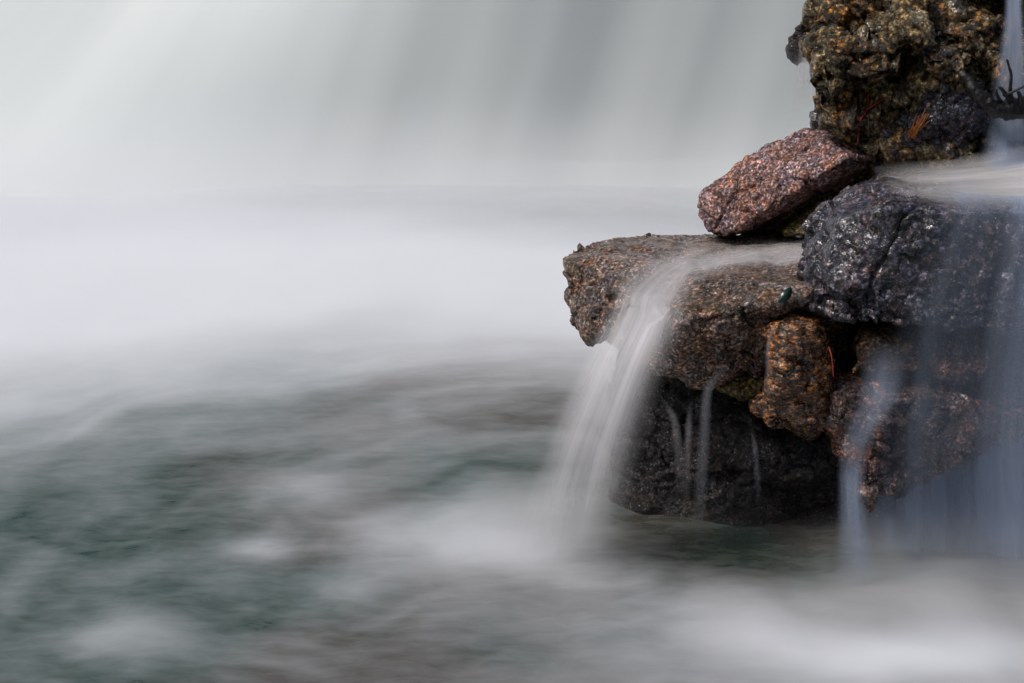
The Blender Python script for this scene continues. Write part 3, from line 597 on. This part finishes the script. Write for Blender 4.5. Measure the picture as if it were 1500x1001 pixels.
# trickles under the ledge
def trickle(a, w, label, seed, d=0.4):
    n = len(a); L_ = []; R_ = []
    for i, (x, y, Y) in enumerate(a):
        ww = w * (0.6 + 0.8 * i / (n - 1)); c_ = near(WALL, x, y, 0.02) if Y is None else P(x, y, Y); k_ = ww * c_.y / FPX; L_.append(c_ - Vector((k_, 0, 0))); R_.append(c_ + Vector((k_, 0, 0)))
    sheet("water_trickle", L_, R_, lambda u, v: d * prof((0, 0), (.25, .25), (.4, .8), (.7, .45), (1, 0))(v), M_silk, label, nu=24, nv=80, layers=2, gap=0.012, wob=0.006, seed=seed, cat='trickle', group="trickles under the ledge", edge=0.5)
trickle([(1080, 512, 4.56), (1054, 546, 4.5), (1036, 572, 4.49), (1031, 640, 4.48), (1026, 710, 4.48), (1024, 790, 4.47)], 11, "straight white trickle dropping from below the mossy stone", 7, 0.42)
trickle([(960, 572, None), (976, 592, None), (988, 620, None), (994, 690, None), (996, 750, None)], 9, "leftmost of the thin trickles behind the thick left cascade", 8, 0.32)
trickle([(1012, 580, None), (1009, 605, None), (1005, 680, None), (1003, 750, None)], 8, "short thin trickle just left of the straight white trickle", 9, 0.28)
trickle([(1092, 596, None), (1102, 640, None), (1108, 700, None), (1110, 750, None)], 6, "faint lone trickle on the black rock below the orange stone", 10, 0.24)
trickle([(1133, 478, 4.40), (1126, 500, 4.38), (1124, 540, 4.39), (1122, 580, 4.40)], 5, "thin trickle hugging the left side of the orange stone", 11, 0.45)

# ------------------------------------------------------------------ small things caught on the rocks
def tube(path, r0, r1, n=8, rough=0.15, seed=0):
    q = crom(path, max(6, len(path) * 8)); m = len(q); rr = random.Random(seed); V = []; F = []
    for i in range(m):
        t = (q[min(i + 1, m - 1)] - q[max(i - 1, 0)]); t /= np.linalg.norm(t)
        a = np.cross(t, (0.3, 0.9, 0.2)); a /= np.linalg.norm(a); b = np.cross(t, a)
        r = (r0 + (r1 - r0) * i / (m - 1))
        for k in range(n):
            w_ = 2 * math.pi * k / n; V.append(q[i] + (a * math.cos(w_) + b * math.sin(w_)) * r * (1 + rr.uniform(-rough, rough)))
    for i in range(m - 1):
        for k in range(n): F.append([i * n + k, i * n + (k + 1) % n, (i + 1) * n + (k + 1) % n, (i + 1) * n + k])
    F.append(list(range(n))[::-1]); F.append([(m - 1) * n + k for k in range(n)])
    return V, F
def join(parts):
    V = []; F = []
    for v, f in parts:
        b = len(V); V += list(v); F += [[i + b for i in q] for q in f]
    return V, F
M_wood = simple_mat("wet_black_wood", (0.004, 0.0035, 0.004), (0.014, 0.011, 0.011), 0.4, 40, 0.6)
M_stem = simple_mat("red_stem_mat", (0.22, 0.015, 0.012), (0.42, 0.05, 0.04), 0.4, 60, 0.2)
M_fern = simple_mat("orange_leaf_mat", (0.20, 0.05, 0.01), (0.42, 0.14, 0.02), 0.45, 60, 0.2)
M_straw = simple_mat("pale_straw_mat", (0.18, 0.15, 0.09), (0.35, 0.3, 0.2), 0.5, 60, 0.2)
M_teal = simple_mat("green_leaf_mat", (0.008, 0.03, 0.025), (0.03, 0.08, 0.07), 0.25, 40, 0.2)
v, f = tube([P(1404, 103, 4.82), P(1418, 118, 4.80), P(1434, 140, 4.78), P(1458, 158, 4.77), P(1490, 160, 4.78), P(1540, 150, 4.85)], 0.010, 0.040, 12, 0.28, 1)
o = obj("driftwood", v, f, M_wood, P(1458, 158, 4.77)); tag(o, "crooked black driftwood lodged against the ochre boulder at the right", "driftwood")
for pa, ra, rb in (([P(1482, 152, 4.76), P(1480, 130, 4.75), P(1481, 110, 4.75), P(1475, 87, 4.76)], .0075, .0035), ([P(1480, 148, 4.76), P(1470, 134, 4.74), P(1464, 128, 4.73)], .008, .005),
                   ([P(1470, 140, 4.75), P(1485, 134, 4.73), P(1510, 122, 4.72)], .006, .003), ([P(1492, 156, 4.76), P(1494, 142, 4.74), P(1491, 134, 4.74)], .008, .006), ([P(1466, 150, 4.76), P(1460, 138, 4.74), P(1459, 131, 4.74)], .006, .004)):
    v, f = tube(pa, ra, rb, 8, 0.15, 2); obj("twig", v, f, M_wood, pa[0], o).matrix_parent_inverse = o.matrix_basis.inverted()
st = join([tube([near(MOSSY, *q) for q in a], .004, .0025, 6, 0.1) for a in (((1256, 210), (1257, 190), (1260, 175), (1269, 160), (1271, 138)), ((1268, 162), (1282, 152), (1297, 143)))])
tag(obj("dry_stem", *st, M_stem, near(MOSSY, 1256, 210)), "thin forked red stem standing against the ochre boulder", "stem")
st = join([tube([near(MOSSY, *q) for q in a], .003, .002, 6, 0.1) for a in (((1272, 200), (1271, 180), (1270, 162)), ((1258, 190), (1265, 190), (1271, 196)))])
tag(obj("dry_stem", *st, M_straw, near(MOSSY, 1272, 200)), "pale straw stem beside the forked red stem", "stem")
rr = random.Random(5); bl = []
for k in range(16):
    x0 = 1330 + rr.uniform(-2, 8); y0 = 202 + rr.uniform(-8, 2); x1 = x0 + rr.uniform(8, 26); y1 = y0 - rr.uniform(14, 36)
    bl.append(tube([near(FOOT, x0, y0, .008), near(FOOT, (x0 + x1) / 2 + rr.uniform(-2, 2), (y0 + y1) / 2, .02), near(FOOT, x1, y1, .015)], .0045, .0015, 5, 0.2, k))
tag(obj("dead_fern", *join(bl), M_fern, near(FOOT, 1335, 200)), "small tuft of dead orange fern on the dark foot of the ochre boulder", "fern")
def leaf(name, base, tip, wd, mat, label):
    n = 10; V = []; F = []; ax = tip - base; sd_ = ax.cross(Vector((0.2, -1, 0.3))).normalized(); up = sd_.cross(ax).normalized()
    for i in range(n + 1):
        t = i / n; c = base + ax * t + up * 0.012 * math.sin(math.pi * t); w_ = wd * math.sin(math.pi * min(1, 0.06 + t * 0.94)) ** 0.8
        V += [c - sd_ * w_ + up * .004, c, c + sd_ * w_ + up * .004, c - up * .002]
    for i in range(n):
        a = 4 * i; b = a + 4
        F += [[a, a + 1, b + 1, b], [a + 1, a + 2, b + 2, b + 1], [a + 2, a + 3, b + 3, b + 2], [a + 3, a, b, b + 3]]
    tag(obj(name, V, F, mat, base), label, "leaf")
leaf("leaf", near(LEDGE, 1139, 443, .012), near(LEDGE, 1156, 420, .03), 0.016, M_teal, "wet dark green leaf stuck on the ledge beside the dark boulder")
v, f = tube([P(1221, 552, 4.36), P(1220, 538, 4.36), P(1218, 522, 4.37), P(1214, 508, 4.4)], .0022, .0015, 6)
tag(obj("dry_stem", v, f, M_stem, P(1221, 552, 4.36)), "short pinkish stem hanging right of the orange stone", "stem")

# ------------------------------------------------------------------ mist
def mist_mat(name, dens):
    m, N, L = nt(name)
    tc = N.new("ShaderNodeTexCoord"); ln = N.new("ShaderNodeVectorMath"); ln.operation = 'LENGTH'; L.new(tc.outputs["Object"], ln.inputs[0])
    r2 = mth(N, L, 'MULTIPLY', ln.outputs["Value"], ln.outputs["Value"])
    k = mth(N, L, 'SUBTRACT', 1.0, r2, True); k = mth(N, L, 'MULTIPLY', k, k)
    v = N.new("ShaderNodeVolumePrincipled"); v.inputs["Color"].default_value = (0.96, 0.965, 0.98, 1)
    L.new(mth(N, L, 'MULTIPLY', k, dens), v.inputs["Density"]); v.inputs["Anisotropy"].default_value = 0.1
    o = N.new("ShaderNodeOutputMaterial"); L.new(v.outputs[0], o.inputs["Volume"]); return m
def mist(loc, sc, dens, label):
    bm = bmesh.new(); bmesh.ops.create_icosphere(bm, subdivisions=3, radius=1.03)
    me = bpy.data.meshes.new("mist"); bm.to_mesh(me); bm.free(); me.materials.append(mist_mat("mist_mat", dens))
    o = bpy.data.objects.new("mist", me); COL.objects.link(o); o.location = loc; o.scale = sc
    tag(o, label, None, None, 'stuff')
g = G(1270, 925); mist((g.x + 0.15, g.y, 0.0), (0.8, 0.34, 0.24), 2.0, "low spray where the right veil meets the pool")
g = G(770, 780); mist((g.x, g.y, 0.0), (0.45, 0.32, 0.26), 2.2, "low spray where the left cascade meets the pool")
mist((-2.0, 9.5, 0.0), (8.0, 1.5, 0.95), 0.75, "drifting spray along the foot of the wide waterfall")
g = G(1400, 850); mist((g.x, g.y + 0.05, 0.02), (0.75, 0.26, 0.26), 1.4, "white spray below the shaded veil at the far right")
g = G(1060, 775); mist((g.x, g.y, 0.0), (0.5, 0.2, 0.12), 0.3, "faint spray along the foot of the black rock base")
